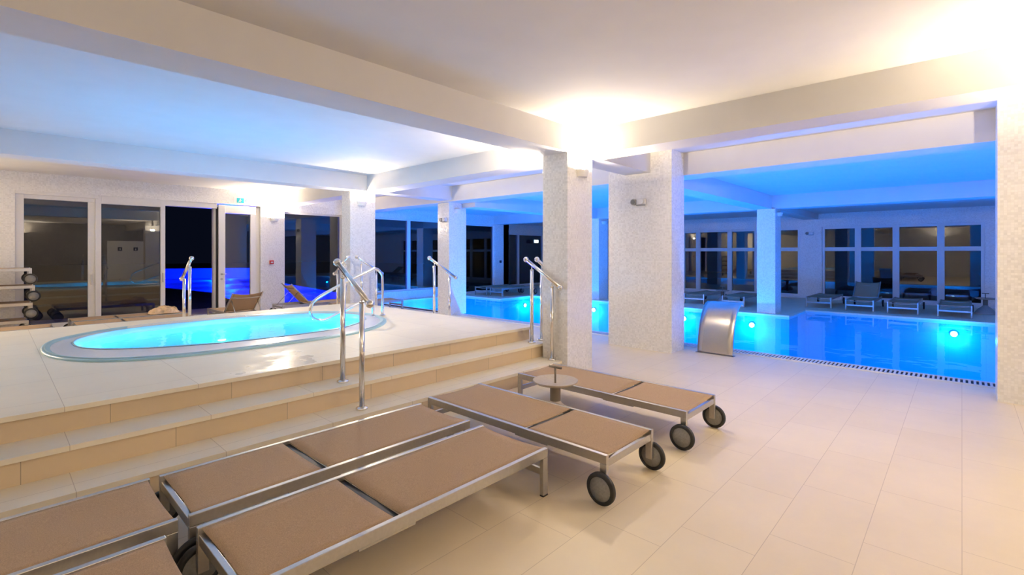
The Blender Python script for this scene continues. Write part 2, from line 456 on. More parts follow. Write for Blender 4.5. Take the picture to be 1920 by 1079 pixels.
# right-hand windows with transoms
def tall_window(y0, y1, mull, lab):
    r = window_root('window', lab); t = .07; x = RX; zt = 1.60
    bm = B()
    box(bm, x+.04, x+.14, y0, y0+t, .03, 2.33); box(bm, x+.04, x+.14, y1-t, y1, .03, 2.33)
    ms = sorted(mull); ys = [y0+t] + [m for q in ms for m in (q-.08, q+.08)] + [y1-t]
    for m in ms: box(bm, x+.03, x+.15, m-.08, m+.08, .03, 2.33)
    for a, b in zip(ys[::2], ys[1::2]):
        box(bm, x+.04, x+.14, a, b, .03, .12); box(bm, x+.04, x+.14, a, b, 2.26, 2.33); box(bm, x+.03, x+.15, a, b, zt-.05, zt+.07)
    link('frame', bm, 'white_frame', r, bevel=.004)
    for a, b in zip(ys[::2], ys[1::2]): pane_x(r, a, b, .12, zt-.05, x+.08); pane_x(r, a, b, zt+.07, 2.26, x+.08)
tall_window(5.30, 7.95, (7.37, 6.21), 'tall transom window left of the blue far pillar')
tall_window(3.95, 4.70, (), 'narrow transom window right of the blue far pillar')
tall_window(-.45, 3.32, (2.37, 1.44, .44), 'four-bay transom window above the far loungers')
tall_window(9.2, 10.6, (), 'transom window further along the far wall')

# toilet door in the wall behind the viewer, seen mirrored in the glass
r = empty('door_3', (4.4, -8, 0)); r['kind'] = 'structure'; r['label'] = 'white double door with two small dark signs behind the viewer'
bm = B(); box(bm, -.1, 1.7, 0, .03, 0, 2.15); link('door_leaf', bm, 'white_door', r, bevel=.005)
for k, x in enumerate((.45, 1.15)):
    bm = B(); box(bm, x-.1, x+.1, .03, .036, 1.60, 1.80); s_ = link('toilet_sign', bm, 'dark_sign', r)
    bm = B(); lathe(bm, [(0, .0), (.018, .005), (.02, .02), (.01, .035), (0, .037)], n=14)
    box(bm, -.03, .03, -.002, .002, -.055, -.005)
    if k: box(bm, -.02, .02, -.003, .001, -.085, -.05)
    for v in bm.verts: v.co += Vector((x, .038, 1.71))
    link('pictogram', bm, 'white_plastic', s_)

# ------------------------------------------------------------------ raised platform with steps
tub_out = [(.345, 7.0), (.37, 6.35), (.62, 5.80), (1.07, 5.50), (1.65, 5.39), (2.3, 5.37), (2.95, 5.42), (3.5, 5.68), (3.95, 6.2), (4.14, 6.85),
           (4.05, 7.4), (3.72, 7.85), (3.2, 8.15), (2.4, 8.24), (1.6, 8.22), (.98, 8.0), (.5, 7.55)]
tub_in = [(.60, 7.0), (.66, 6.50), (.98, 6.14), (1.40, 5.93), (1.85, 5.81), (2.4, 5.77), (2.95, 5.83), (3.36, 6.05), (3.72, 6.42), (3.87, 6.82),
          (3.76, 7.2), (3.45, 7.55), (3.0, 7.78), (2.4, 7.86), (1.65, 7.84), (1.1, 7.70), (.75, 7.38)]
O = [v.to_2d() for v in smooth_path([(x, y, 0) for x, y in tub_out], 6, True)]
I = [v.to_2d() for v in smooth_path([(x, y, 0) for x, y in tub_in], 6, True)]
ctr = Vector((2.25, 6.8))
def grow(P, k): return [p + (p-ctr).normalized()*k for p in P]
PX1, PY0, PY1 = 4.95, 4.25, 8.87
bm = B(); poly_slab(bm, [(-3.5, PY0), (PX1, PY0), (PX1, PY1), (-3.5, PY1)], [[tuple(p) for p in grow(O, -.02)]], .50, .468)
struct('raised_platform', bm, 'platform_tile', 'pale tiled top of the raised hot tub platform')
# risers and lower treads wrap round front, right and back
def ring_slab(name, d, z, mat, zb, lab):
    bm = B(); x1 = PX1+d; y0 = PY0-d; y1 = PY1+d
    inner = d-.42
    box(bm, -3.5, 4.785, y0, PY0-inner, zb, z)
    bm2y = 3.925
    box(bm, 4.785, x1, max(y0, bm2y), PY0-inner if PY0-inner > bm2y+.01 else bm2y+.02, zb, z)
    box(bm, PX1+inner, x1, max(PY0-inner, bm2y+.02), PY1+inner, zb, z)
    box(bm, -3.5, x1, PY1+inner, y1, zb, z)
    struct(name, bm, mat, lab)
ring_slab('step_tread', .31, .335, 'platform_tile', .303, 'upper tread of the platform steps')
ring_slab('step_tread', .64, .165, 'platform_tile', .133, 'lower tread of the platform steps')
def ring_riser(d, z0, z1, lab):
    d -= .018
    bm = B(); x1 = PX1+d; y0 = PY0-d; y1 = PY1+d; t = .03
    box(bm, -3.5, min(x1, 4.785) if y0 < 3.92 else x1, y0, y0+t, z0, z1)
    box(bm, x1-t, x1, max(y0+t, 3.93), y1-t, z0, z1)
    box(bm, -3.5, x1, y1-t, y1, z0, z1)
    struct('step_riser', bm, 'riser_tile', lab)
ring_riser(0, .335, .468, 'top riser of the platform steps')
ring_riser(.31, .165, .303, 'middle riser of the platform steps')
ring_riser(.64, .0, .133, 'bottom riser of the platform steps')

# ------------------------------------------------------------------ hot tub
tub = empty('hot_tub', (0, 0, 0))
tag(tub, 'long oval white hot tub filled with glowing cyan water, sunk in the platform', 'hot tub')
def loft(bm, rings, close=False):
    R = [[bm.verts.new((p.x, p.y, z)) for p in P] for P, z in rings]; n = len(R[0])
    for A, Bq in zip(R, R[1:]):
        for k in range(n):
            f = bm.faces.new((A[k], A[(k+1) % n], Bq[(k+1) % n], Bq[k])); f.smooth = True
    return R
def lerp(P, Q, t): return [p.lerp(q, t) for p, q in zip(P, Q)]
bm = B()
R = loft(bm, [(grow(O, -.02), .42), (grow(O, .0), .50), (grow(O, .0), .515), (grow(O, -.012), .522), (lerp(O, I, .12), .520)])
link('outer_lip', bm, 'pale_cyan_trim', tub, recalc=True)
bm = B()
R = loft(bm, [(lerp(O, I, .12), .520), (lerp(O, I, .2), .505), (lerp(O, I, .28), .507), (lerp(O, I, .85), .530), (lerp(O, I, .95), .528), (I, .505),
              (grow(I, -.03), .40), (grow(I, -.07), .30), (grow(I, -.32), .26), (grow(I, -.42), .22), (grow(I, -.50), .10), (grow(I, -.62), .045)])
bm.faces.new(R[-1])
link('shell', bm, 'white_gelcoat', tub)
bm = B(); bm.faces.new([bm.verts.new((p.x, p.y, .468)) for p in grow(I, -.005)])
link('tub_water', bm, 'tub_water', tub)['label'] = 'glowing cyan water'
# wet overflow channel on the rim with a slotted grating on the far side
bm = B()
n = len(O)
for k in range(n):
    p = lerp(O, I, .30)[k]; q = lerp(O, I, .92)[k]
    if p.y > 7.9 and 1.2 < p.x < 2.75:
        p2 = lerp(O, I, .30)[(k+1) % n]; q2 = lerp(O, I, .92)[(k+1) % n]
        for j in range(5):
            a = p.lerp(p2, j/5); b3 = q.lerp(q2, j/5); c3 = p.lerp(p2, (j+.55)/5); d3 = q.lerp(q2, (j+.55)/5)
            vs = [bm.verts.new((v.x, v.y, z)) for z in (.508, .538) for v in (a, b3, d3, c3)]
            for f in ((0, 1, 2, 3), (7, 6, 5, 4), (0, 4, 5, 1), (1, 5, 6, 2), (2, 6, 7, 3), (3, 7, 4, 0)): bm.faces.new([vs[i] for i in f])
link('overflow_slats', bm, 'white_plastic', tub)
bm = B()
loft(bm, [(lerp(O, I, .10), .524), (lerp(O, I, .13), .529), (lerp(O, I, .26), .511), (lerp(O, I, .28), .509)])
link('overflow_channel', bm, 'pale_cyan_trim', tub)
bm = B()
loft(bm, [(lerp(O, I, .94), .532), (lerp(O, I, .97), .538), (grow(I, -.004), .53), (grow(I, -.012), .47)])
link('inner_lip', bm, 'pale_cyan_trim', tub)
for (x, y, sx) in ((.95, 6.75, 1), (2.2, 7.62, 0), (3.5, 6.9, -1), (2.2, 6.05, 0), (1.4, 6.9, 0), (3.0, 6.8, 0)):
    bm = B(); cyl(bm, (x, y, .262), (x, y, .275), .05); link('jet_lamp', bm, 'pool_lamp_glow', tub)
    l = bpy.data.lights.new('tub_light', 'POINT'); l.color = TUB; l.energy = TUB_W; l.shadow_soft_size = .06
    lo = bpy.data.objects.new('tub_light', l); C.objects.link(lo); lo.location = (x, y, .36); lo.parent = tub
# entry rail over the tub
pts = [(4.20, 6.70, .503), (4.20, 6.70, 1.06), (4.17, 6.70, 1.18), (4.09, 6.70, 1.245), (3.98, 6.70, 1.225), (3.51, 6.70, 1.03), (3.14, 6.70, .845), (3.055, 6.70, .74),
       (3.06, 6.70, .60), (3.17, 6.70, .535), (3.30, 6.70, .545), (3.55, 6.70, .64), (3.84, 6.70, .745), (3.95, 6.70, .75), (4.02, 6.70, .69), (4.03, 6.70, .528)]
bm = B(); tube(bm, smooth_path(pts, 6), .0215, 16)
ho = link('entry_rail', bm, 'chrome', tub); ho['label'] = 'looped chrome entry rail'
for x in (4.20, 4.03):
    bm = B(); lathe(bm, [(0, 0), (.045, 0), (.045, .006), (.03, .014), (.023, .016)], (x, 6.7, .512)); link('flange', bm, 'chrome', ho)

# ------------------------------------------------------------------ handrails (descend along local -y, top ball at origin side)
def make_handrail():
    r = empty('handrail')
    T = Vector((0, 0, .91)); D = Vector((0, -.56, .57))             # relative to platform level z=.5
    bm = B(); tube(bm, [T, D], .0235, 18); link('rail_tube', bm, 'chrome', r)
    for p in (T, D):
        bm = B(); bmesh.ops.create_uvsphere(bm, u_segments=20, v_segments=12, radius=.036)
        for f in bm.faces: f.smooth = True
        for v in bm.verts: v.co += p
        link('end_ball', bm, 'chrome', r)
    for yy, base in ((-.10, -.165), (-.43, -.335)):
        zr = .91 + yy/(-.56)*(.57-.91)
        bm = B(); cyl(bm, (0, yy, base+.01), (0, yy, zr-.075), .0225, n=20); p = link('post', bm, 'chrome', r)
        bm = B(); cyl(bm, (0, yy, zr-.075), (0, yy, zr-.068), .0245, n=20); cyl(bm, (0, yy, zr-.07), (0, yy, zr-.01), .007, n=12); link('rail_pin', bm, 'chrome', p)
        bm = B(); lathe(bm, [(0, 0), (.050, 0), (.052, .006), (.049, .016), (.034, .022), (.022, .024)], (0, yy, base), 28); link('flange', bm, 'chrome', p)
    return r
hr0 = make_handrail()
RAILS = [(2.15, 4.18, 0, 'large chrome handrail in the middle of the front steps'),
         (4.74, 4.16, 0, 'chrome handrail at the right end of the front steps'),
         (4.89, 4.10, 90, 'chrome handrail half hidden behind the nearest pillar'),
         (4.89, 6.40, 90, 'chrome handrail on the pool side of the platform, right of the tub'),
         (4.87, 8.68, 90, 'chrome handrail sloping right in front of the lit pillar behind the tub'),
         (4.74, 8.78, 180, 'chrome handrail sloping left at the pillar behind the tub'),
         (2.12, 8.80, 180, 'chrome handrail in front of the open terrace doorway')]
for i, (x, y, a, lab) in enumerate(RAILS):
    o = hr0 if i == 0 else copy_tree(hr0)
    o.location = (x, y, .5); o.rotation_euler = (0, 0, math.radians(a)); tag(o, lab, 'handrail', 'chrome handrails on the platform steps')

# ------------------------------------------------------------------ sun loungers (wheel end at x=0, length along +x)
LL, LW, LH = 1.73, .60, .29
def sling(bm, x0, x1, y0, y1, z, sag0=0, sag1=0, nx=14, ny=12, th=.004):
    top = []
    for i in range(nx+1):
        row = []
        for j in range(ny+1):
            u = i/nx; v = j/ny
            s = 4*v*(1-v)
            zz = z - s*.006 - s*(sag0*(1-u)**6 + sag1*u**6)
            row.append((x0+(x1-x0)*u + s*(sag0*.9*(1-u)**6 - sag1*.9*u**6), y0+(y1-y0)*v, zz))
        top.append(row)
    T = [[bm.verts.new(p) for p in row] for row in top]
    Bt = [[bm.verts.new((p[0], p[1], p[2]-th)) for p in row] for row in top]
    for i in range(nx):
        for j in range(ny):
            f = bm.faces.new((T[i][j], T[i+1][j], T[i+1][j+1], T[i][j+1])); f.smooth = True
            f = bm.faces.new((Bt[i][j+1], Bt[i+1][j+1], Bt[i+1][j], Bt[i][j])); f.smooth = True
    for i in range(nx):
        bm.faces.new((T[i][0], Bt[i][0], Bt[i+1][0], T[i+1][0])); bm.faces.new((T[i][ny], T[i+1][ny], Bt[i+1][ny], Bt[i][ny]))
    for j in range(ny):
        bm.faces.new((T[0][j+1], Bt[0][j+1], Bt[0][j], T[0][j])); bm.faces.new((T[nx][j], Bt[nx][j], Bt[nx][j+1], T[nx][j+1]))
def make_lounger(angle=0):
    r = empty('sun_lounger'); W = LW/2; m = 'brushed_metal'; HG = .66
    for s in (-1, 1):
        ya, yb = (W-.028, W) if s > 0 else (-W, -W+.028)
        bm = B(); box(bm, 0, LL, ya, yb, LH-.055, LH); link('side_rail', bm, m, r, bevel=.003)
        bm = B(); box(bm, LL-.045, LL, ya, yb, .008, LH-.055); link('leg', bm, m, r, bevel=.003)
        bm = B(); box(bm, 0, .045, ya, yb, .088, LH-.055); link('wheel_leg', bm, m, r, bevel=.003)
        bm = B(); box(bm, LL-.045, LL, ya, yb, 0, .008); link('foot_glide', bm, 'rubber', r)
        # wheel outside the leg
        yw = s*(W+.022); bm = B()
        prof = [(.072, -.016), (.090, -.015), (.0965, -.008), (.0965, .008), (.090, .015), (.072, .016), (.072, -.016)]
        lathe(bm, prof, n=40)
        mt = Matrix.Translation((.022, yw, .0965)) @ Matrix.Rotation(PI/2, 4, 'X')
        for v in bm.verts: v.co = mt @ v.co
        wl = link('wheel', bm, 'rubber', r)
        bm = B(); lathe(bm, [(0, -.013), (.072, -.013), (.074, 0), (.072, .013), (0, .013)], n=40)
        for v in bm.verts: v.co = mt @ v.co
        link('wheel_disc', bm, 'wheel_disc', wl)
        bm = B(); box(bm, .45, .74, ya+.004*(s > 0), yb-.004, LH-.064, LH-.054); link('hinge_bracket', bm, m, r)
    bm = B(); box(bm, .004, .030, -W+.028, W-.028, LH-.075, LH-.028); link('cross_bar', bm, m, r, bevel=.003)
    bm = B(); tube(bm, [(LL-.03 - .05*(1-(2*t-1)**2), -W+.028+(2*W-.056)*t, LH-.028-.028*(1-(2*t-1)**2)) for t in [i/12 for i in range(13)]], .009, 10); link('curved_end_bar', bm, m, r)
    bm = B(); box(bm, HG-.028, HG+.028, -W+.028, W-.028, LH-.045, LH-.022); link('gap_shade_bar', bm, 'gap_shade_metal', r)  # crossbar under the sling gap, coloured dark for the shade below
    bm = B(); box(bm, LL-.035, LL-.012, -W+.028, W-.028, .125, .165); link('stretcher', bm, m, r, bevel=.003)
    bm = B(); sling(bm, HG+.022, LL-.01, -W+.027, W-.027, LH-.003, sag0=.008, sag1=.004); link('seat_sling', bm, 'sling_fabric', r)
    # backrest
    bm = B(); sling(bm, -HG+.015, -.020, -W+.027, W-.027, -.003, sag0=.022)
    for v in bm.verts: pass
    bs = link('back_sling', bm, 'sling_fabric', r); bs.location = (HG, 0, LH+.001); bs.rotation_euler = (0, math.radians(angle), 0)
    if angle:
        for s in (-1, 1):
            bm = B(); box(bm, -HG, 0, s*(W-.022)-.012, s*(W-.022)+.012, -.022, .004); link('back_frame', bm, m, bs, bevel=.002)
            ca, sa = math.cos(math.radians(angle)), math.sin(math.radians(angle))
            bm = B(); tube(bm, [(HG-.40*ca, s*(W-.06), LH+.40*sa), (HG-.58, s*(W-.06), LH-.03)], .008, 8); link('support_strut', bm, m, r)
        bm = B(); tube(bm, [(-.52+.03*(1-(2*t-1)**2), -W+.028+(2*W-.056)*t, -.022) for t in [i/10 for i in range(11)]], .010, 10); link('support_bar', bm, m, bs)
    return r
flat0 = make_lounger(); used = [False]
GN = 'brown sling sun loungers beside the steps'; GP = 'brown sling sun loungers behind the platform'; GF = 'sun loungers on the far side of the pool'
def flat(x, y, a, lab, group, z=0):
    o = flat0 if not used[0] else copy_tree(flat0); used[0] = True
    o.location = (x, y, z); o.rotation_euler = (0, 0, math.radians(a)); tag(o, lab, 'sun lounger', group); return o
# near group: x-aligned then y-aligned
flat(.617, 2.895, 0, 'flat brown lounger lying alongside the steps, rear one of the two in the middle', GN)
flat(.613, 2.176, 0, 'flat brown lounger nearest the viewer, its grey leg end at bottom centre', GN)
flat(.575-LL, 2.90, 0, 'brown lounger at the left edge next to the steps', GN)
flat(.505-LL, 2.20, 0, 'brown lounger cut by the bottom left corner of the photo', GN)
flat(2.786, 1.548, 90, 'brown lounger with two wheels at the centre, left of the round side table', GN)
flat(3.893, 1.535, 90, 'brown lounger right of the round side table, furthest of the near group', GN)
# the first one has its legs, not wheels, at x=0.62 hidden; behind the platform
flat(.95, 11.75, 0, 'brown lounger behind the platform with a crumpled cream towel on it', GP)
flat(.95, 11.05, 0, 'empty brown lounger directly behind the platform edge', GP)
flat(.70, 11.10, 180, 'empty brown lounger behind the platform at the far left', GP)
flat(.45, 12.55, 180, 'bottom lounger of the stack at the far left', 'stacked sun loungers', 0)
flat(.50, 12.55, 180, 'second lounger from the bottom of the stack at the far left', 'stacked sun loungers', .31)
flat(.53, 12.55, 180, 'third lounger from the bottom of the stack at the far left', 'stacked sun loungers', .62)
flat(.49, 12.55, 180, 'topmost lounger of the stack at the far left', 'stacked sun loungers', .93)
flat(5.55, 10.93, 0, 'blue-tinted lounger behind the platform at the pool corner', GP)
flat(11.75+LL, 12.45, 180, 'left one of two blue-lit loungers on the corner deck', GF)
flat(11.75+LL, 11.68, 180, 'right one of two blue-lit loungers on the corner deck', GF)
flat(15.08+LL, .125, 180, 'blue-lit lounger across the pool next to the round table', GF)
flat(15.08+LL, 1.06, 180, 'flat blue-lit lounger between the raised one and the last one', GF)
flat(15.25+LL, 2.85, 180, 'flat blue-lit lounger left of the raised one across the pool', GF)
flat(14.0+LL, 4.65, 180, 'blue-lit lounger behind the steel water spout', GF)
flat(14.0+LL, 5.75, 180, 'blue-lit lounger beside the wide pillar across the pool', GF)
o = make_lounger(39); o.location = (3.50, 10.34, 0); o.rotation_euler = (0, 0, PI/2)
tag(o, 'brown lounger seen from behind with its backrest raised, by the glass door', 'sun lounger', GP)
o = make_lounger(47); o.location = (4.52, 11.66, 0)
tag(o, 'brown lounger in profile with its backrest raised, in front of the tall window', 'sun lounger', GP)
o = make_lounger(38); o.location = (15.08+LL, 1.92, 0); o.rotation_euler = (0, 0, PI)
tag(o, 'blue-lit lounger across the pool with its backrest raised', 'sun lounger', GF)

# ------------------------------------------------------------------ side tables
def make_table():
    r = empty('side_table')
    bm = B(); lathe(bm, [(0, 0), (.20, 0), (.205, .012), (.19, .04), (.15, .10), (.095, .155), (.055, .19), (.046, .21)]); link('base', bm, 'table_metal', r)
    bm = B(); lathe(bm, [(.046, .205), (.046, .345), (.06, .352)]); link('column', bm, 'table_stem', r)
    bm = B(); lathe(bm, [(0, .348), (.10, .350), (.17, .362), (.193, .380), (.197, .388), (.190, .389), (.165, .372), (.10, .364), (0, .362)]); link('tray', bm, 'table_metal', r)
    bm = B(); cyl(bm, (0, 0, .36), (0, 0, .50), .009, n=14); link('handle_stem', bm, 'table_stem', r)
    bm = B(); tube(bm, [(0, -.065, .50), (0, .065, .50)], .010, 12); link('handle_bar', bm, 'table_stem', r)
    return r
t0 = make_table(); t0.location = (3.35, 2.60, 0); tag(t0, 'round side table with a T handle between the two wheeled loungers', 'side table', 'round side tables with T handles')
for x, y, lab in ((7.12, 11.72, 'round side table behind the hot tub rail by the pool window'), (16.55, -.42, 'round side table at the right end of the far loungers'),
                  (14.75, 5.2, 'round side table across the pool above the steel spout')):
    c = copy_tree(t0); c.location = (x, y, 0); tag(c, lab, 'side table', 'round side tables with T handles')

# ------------------------------------------------------------------ steel water spout
r = empty('water_spout', (7.25, 2.67, 0)); tag(r, 'wide curved stainless steel water spout at the pool edge', 'water spout')
prof = smooth_path([(0, .01, 0), (.015, .15, 0), (.05, .32, 0), (.11, .48, 0), (.20, .62, 0), (.31, .715, 0), (.42, .745, 0), (.475, .735, 0), (.495, .695, 0)], 5)
bm = B(); rows = []
for y in [(-.255+.51*j/6) for j in range(7)]:
    rows.append([bm.verts.new((p.x, y, p.y)) for p in prof])
low = []
for y in [(-.255+.51*j/6) for j in range(7)]:
    row = []
    for i, p in enumerate(prof):
        d = (prof[min(i+1, len(prof)-1)]-prof[max(i-1, 0)]).normalized(); nrm = Vector((d.y, -d.x, 0))
        q = p + nrm*.03; row.append(bm.verts.new((q.x, y, max(q.y, .0))))
    low.append(row)
for A_, B_ in ((rows, False), (low, True)):
    for j in range(6):
        for i in range(len(prof)-1):
            f = bm.faces.new((A_[j][i], A_[j][i+1], A_[j+1][i+1], A_[j+1][i])); f.smooth = True
for j in (0, 6):
    for i in range(len(prof)-1): bm.faces.new((rows[j][i], rows[j][i+1], low[j][i+1], low[j][i]))
for j in range(6):
    bm.faces.new((rows[j][0], rows[j+1][0], low[j+1][0], low[j][0])); bm.faces.new((rows[j][-1], rows[j+1][-1], low[j+1][-1], low[j][-1]))
simple('spout_steel', (.56, .53, .49), .27, 1.0, noise=.05, nscale=90)
link('curved_sheet', bm, 'spout_steel', r)
bm = B(); box(bm, -.03, .07, -.275, .275, 0, .006); link('base_plate', bm, 'spout_steel', r)

# ------------------------------------------------------------------ wall fittings
def sconce(x, y, z, rz, lit, lab, wscale=1.0, down=1.0):
    r = empty('wall_sconce', (x, y, z), rz); tag(r, lab, 'wall lamp', 'wall sconces')
    bm = B(); n = 20; W = .11; D = .10                          # half-oval shade, open at the top, faces local -y
    outer = [(W*math.cos(PI+PI*k/n), D*math.sin(PI+PI*k/n)) for k in range(n+1)]
    for k in range(n):
        (a, b), (c, d) = outer[k], outer[k+1]; q = .92
        v = [bm.verts.new(p) for p in ((a*.75, b*.75, -.045), (c*.75, d*.75, -.045), (c, d, .045), (a, b, .045))]; bm.faces.new(v)
        v2 = [bm.verts.new(p) for p in ((a*.72, b*.72, -.035), (c*.72, d*.72, -.035), (c*q, d*q, .045), (a*q, b*q, .045))]; bm.faces.new(v2[::-1])
        bm.faces.new((v[3], v[2], v2[2], v2[3]))
    bm.faces.new([bm.verts.new((a*.75, b*.75, -.045)) for a, b in outer])
    bm.faces.new([bm.verts.new((a*.72, b*.72, -.035)) for a, b in outer])
    link('shade', bm, 'white_plastic', r, recalc=False)
    bm = B(); box(bm, -.09, .09, -.012, 0, -.05, .04); link('back_plate', bm, 'white_plastic', r)
    if lit:
        bm = B(); cyl(bm, (-.05, -.045, .015), (.05, -.045, .015), .012, n=12); link('lamp', bm, 'lamp_glow', r)
        l = bpy.data.lights.new('sconce_light', 'AREA'); l.shape = 'RECTANGLE'; l.size = .16; l.size_y = .07
        l.color = WARM; l.energy = SCONCE_W*wscale*.62
        lo = bpy.data.objects.new('sconce_light', l); C.objects.link(lo); lo.parent = r
        lo.location = (0, -.055, .04); lo.rotation_euler = (PI, 0, 0)
        l = bpy.data.lights.new('sconce_fill', 'AREA'); l.shape = 'RECTANGLE'; l.size = .14; l.size_y = .05; l.color = WARM; l.energy = SCONCE_W*wscale*.16*down  # added outward fill light; the fitting itself only shines upwards
        lo = bpy.data.objects.new('sconce_fill', l); C.objects.link(lo); lo.parent = r; lo.location = (0, -.075, .08); lo.rotation_euler = (-math.radians(78), 0, 0)
sconce(5.08, 3.53, 2.50, 0, True, 'lit sconce on the front face of the nearest pillar', 1.3, 1.2)
sconce(4.95, 3.918, 2.50, PI, True, 'lit sconce peeking out behind the nearest pillar', 1.0, 2.0)
sconce(5.12, 8.94, 2.50, 0, True, 'lit sconce on the pillar behind the hot tub', 1.5, 1.3)
sconce(5.0, 13.10, 2.36, 0, True, 'lit sconce on the pier beside the glass door', 2.0, 1.2)
sconce(5.05, -1.1, 2.45, PI, True, 'lit sconce on the pillar outside the right edge', 2.5, .6)
sconce(5.05, -1.5, 2.45, 0, True, 'lit sconce on the rear of the pillar outside the right edge', 2.6, 3.0)
pillar(-1.4, -.87, -1.9, -1.5, BZ+.01, 'unseen white mosaic pillar added behind the viewer to hold a fill sconce')  # out-of-view pillar, added to carry the next sconce
sconce(-1.13, -1.9, 2.45, 0, True, 'unseen fill sconce added on the pillar behind the viewer', 2.6)  # added fill lamp, brightens the foreground from out of view
sconce(1.0, -8.0, 2.45, PI, True, 'unseen fill sconce added on the wall behind the viewer', 2.4)  # lamp added out of view as fill for the near floor
sconce(-3.5, 1.0, 2.45, PI/2, True, 'unseen fill sconce added on the left wall', 1.3, 0.0)  # added out-of-view lamp, lifts the left steps by ceiling bounce
sconce(-2.0, 13.1, 2.36, 0, True, 'unseen fill sconce added on the window wall left of the view', .3, 24.0)  # added lamp out of view, throws fill across the platform
sconce(13.35, 3.345, 2.45, 0, False, 'unlit sconce on the blue far pillar')
sconce(13.35, 8.41, 2.45, 0, False, 'unlit sconce on the blue pillar seen between the near pillars')
sconce(7.68, 8.95, 2.50, 0, False, 'unlit sconce on the half-blue pillar behind the tub')

def emergency(x, y, z, rz, lab):
    r = empty('emergency_light', (x, y, z), rz); tag(r, lab, 'emergency light', 'twin emergency light fittings')
    bm = B(); box(bm, -.02, .13, -.045, 0, -.045, .05); link('housing', bm, 'white_plastic', r, bevel=.012)
    bm = B(); cyl(bm, (-.065, -.06, 0), (-.065, 0, 0), .048, n=24); h = link('lamp_head', bm, 'grey_plastic', r, bevel=.004)
    bm = B(); cyl(bm, (-.065, -.062, 0), (-.065, -.058, 0), .036, n=24); link('lens', bm, 'lens_grey', h)
    bm = B(); cyl(bm, (.075, -.07, 0), (.075, -.045, 0), .04, n=24); h = link('lamp_head', bm, 'white_plastic', r, bevel=.004)
    bm = B(); box(bm, -.02, .12, -.05, -.01, -.062, -.046); link('bracket', bm, 'grey_plastic', r, bevel=.004)
emergency(6.88, 3.70, 2.29, -PI/2, 'twin emergency light on the wide pillar')
emergency(7.42, 9.15, 2.29, -PI/2, 'twin emergency light on the pillar behind the hot tub')
emergency(18.3, 3.67, 2.13, -PI/2, 'twin emergency light on the far wall between windows')

r = empty('exit_sign', (4.21, WY, 2.79)); tag(r, 'small teal and white running-man exit sign above the glass door', 'sign')
bm = B(); box(bm, -.17, .17, -.012, 0, -.075, .075); link('plate', bm, 'white_plastic', r, bevel=.002)
bm = B(); box(bm, -.10, .06, -.016, -.012, -.06, .06); p = link('pictogram_field', bm, 'sign_teal', r)
bm = B(); cyl(bm, (-.02, -.019, .034), (-.02, -.016, .034), .012, n=12)
def stroke(bm, a, b, wd=.011):
    a = Vector((a[0], 0, a[1])); b = Vector((b[0], 0, b[1])); d = (b-a).normalized(); nn = Vector((-d.z, 0, d.x))*wd
    v = [bm.verts.new(q + Vector((0, y, 0))) for y in (-.019, -.016) for q in (a+nn, b+nn, b-nn, a-nn)]
    for f in ((0, 1, 2, 3), (7, 6, 5, 4), (0, 4, 5, 1), (1, 5, 6, 2), (2, 6, 7, 3), (3, 7, 4, 0)): bm.faces.new([v[i] for i in f])
stroke(bm, (-.02, .02), (-.03, -.015)); stroke(bm, (-.02, .015), (.01, .0), .006); stroke(bm, (-.022, .015), (-.055, .005), .006)
stroke(bm, (-.03, -.015), (-.005, -.03), .007); stroke(bm, (-.005, -.03), (-.01, -.05), .006); stroke(bm, (-.03, -.015), (-.06, -.04), .007)
link('running_man', bm, 'white_plastic', p)
bm = B(); box(bm, .085, .095, -.016, -.012, -.02, .02); box(bm, .125, .133, -.016, -.012, -.05, .05); link('door_mark', bm, 'sign_teal', r)
r = empty('fire_alarm_button', (4.93, WY, 1.25)); tag(r, 'small red fire alarm call point on the white pier', 'fire alarm')
bm = B(); box(bm, -.05, .05, -.04, 0, -.05, .05); link('housing', bm, 'red_plastic', r, bevel=.008)
bm = B(); box(bm, -.028, .028, -.043, -.04, -.016, .016); link('press_plate', bm, 'white_plastic', r)
# socket and sign on the far blue pier, exit light beyond the glass
bm = B(); box(bm, -.05, .05, -.03, 0, -.05, .05); o = link('wall_switch', bm, 'dark_sign', None, (13.42, 13.1, 1.15), bevel=.006)
tag(o, 'small dark switch on the blue pier beside the far deck window', 'switch')
r = empty('exit_light', (17.2, 14.48, 2.02)); tag(r, 'glowing exit light at the far glazed doors', 'sign')
bm = B(); box(bm, -.16, .16, -.02, .02, -.08, .08); link('housing', bm, 'white_plastic', r)
bm = B(); box(bm, -.14, .14, -.024, -.02, -.06, .06); link('glowing_face', bm, 'sign_glow', r)
bm = B(); box(bm, -.02, .02, -.01, .125, .02, .04); link('bracket', bm, 'white_plastic', r)
bm = B(); box(bm, -.09, .09, -.12, 0, -.08, .08); o = link('wall_speaker', bm, 'dark_sign', None, (14.75, 14.6, 2.52), bevel=.01)
tag(o, 'small dark loudspeaker above the far glazed doors', 'speaker')

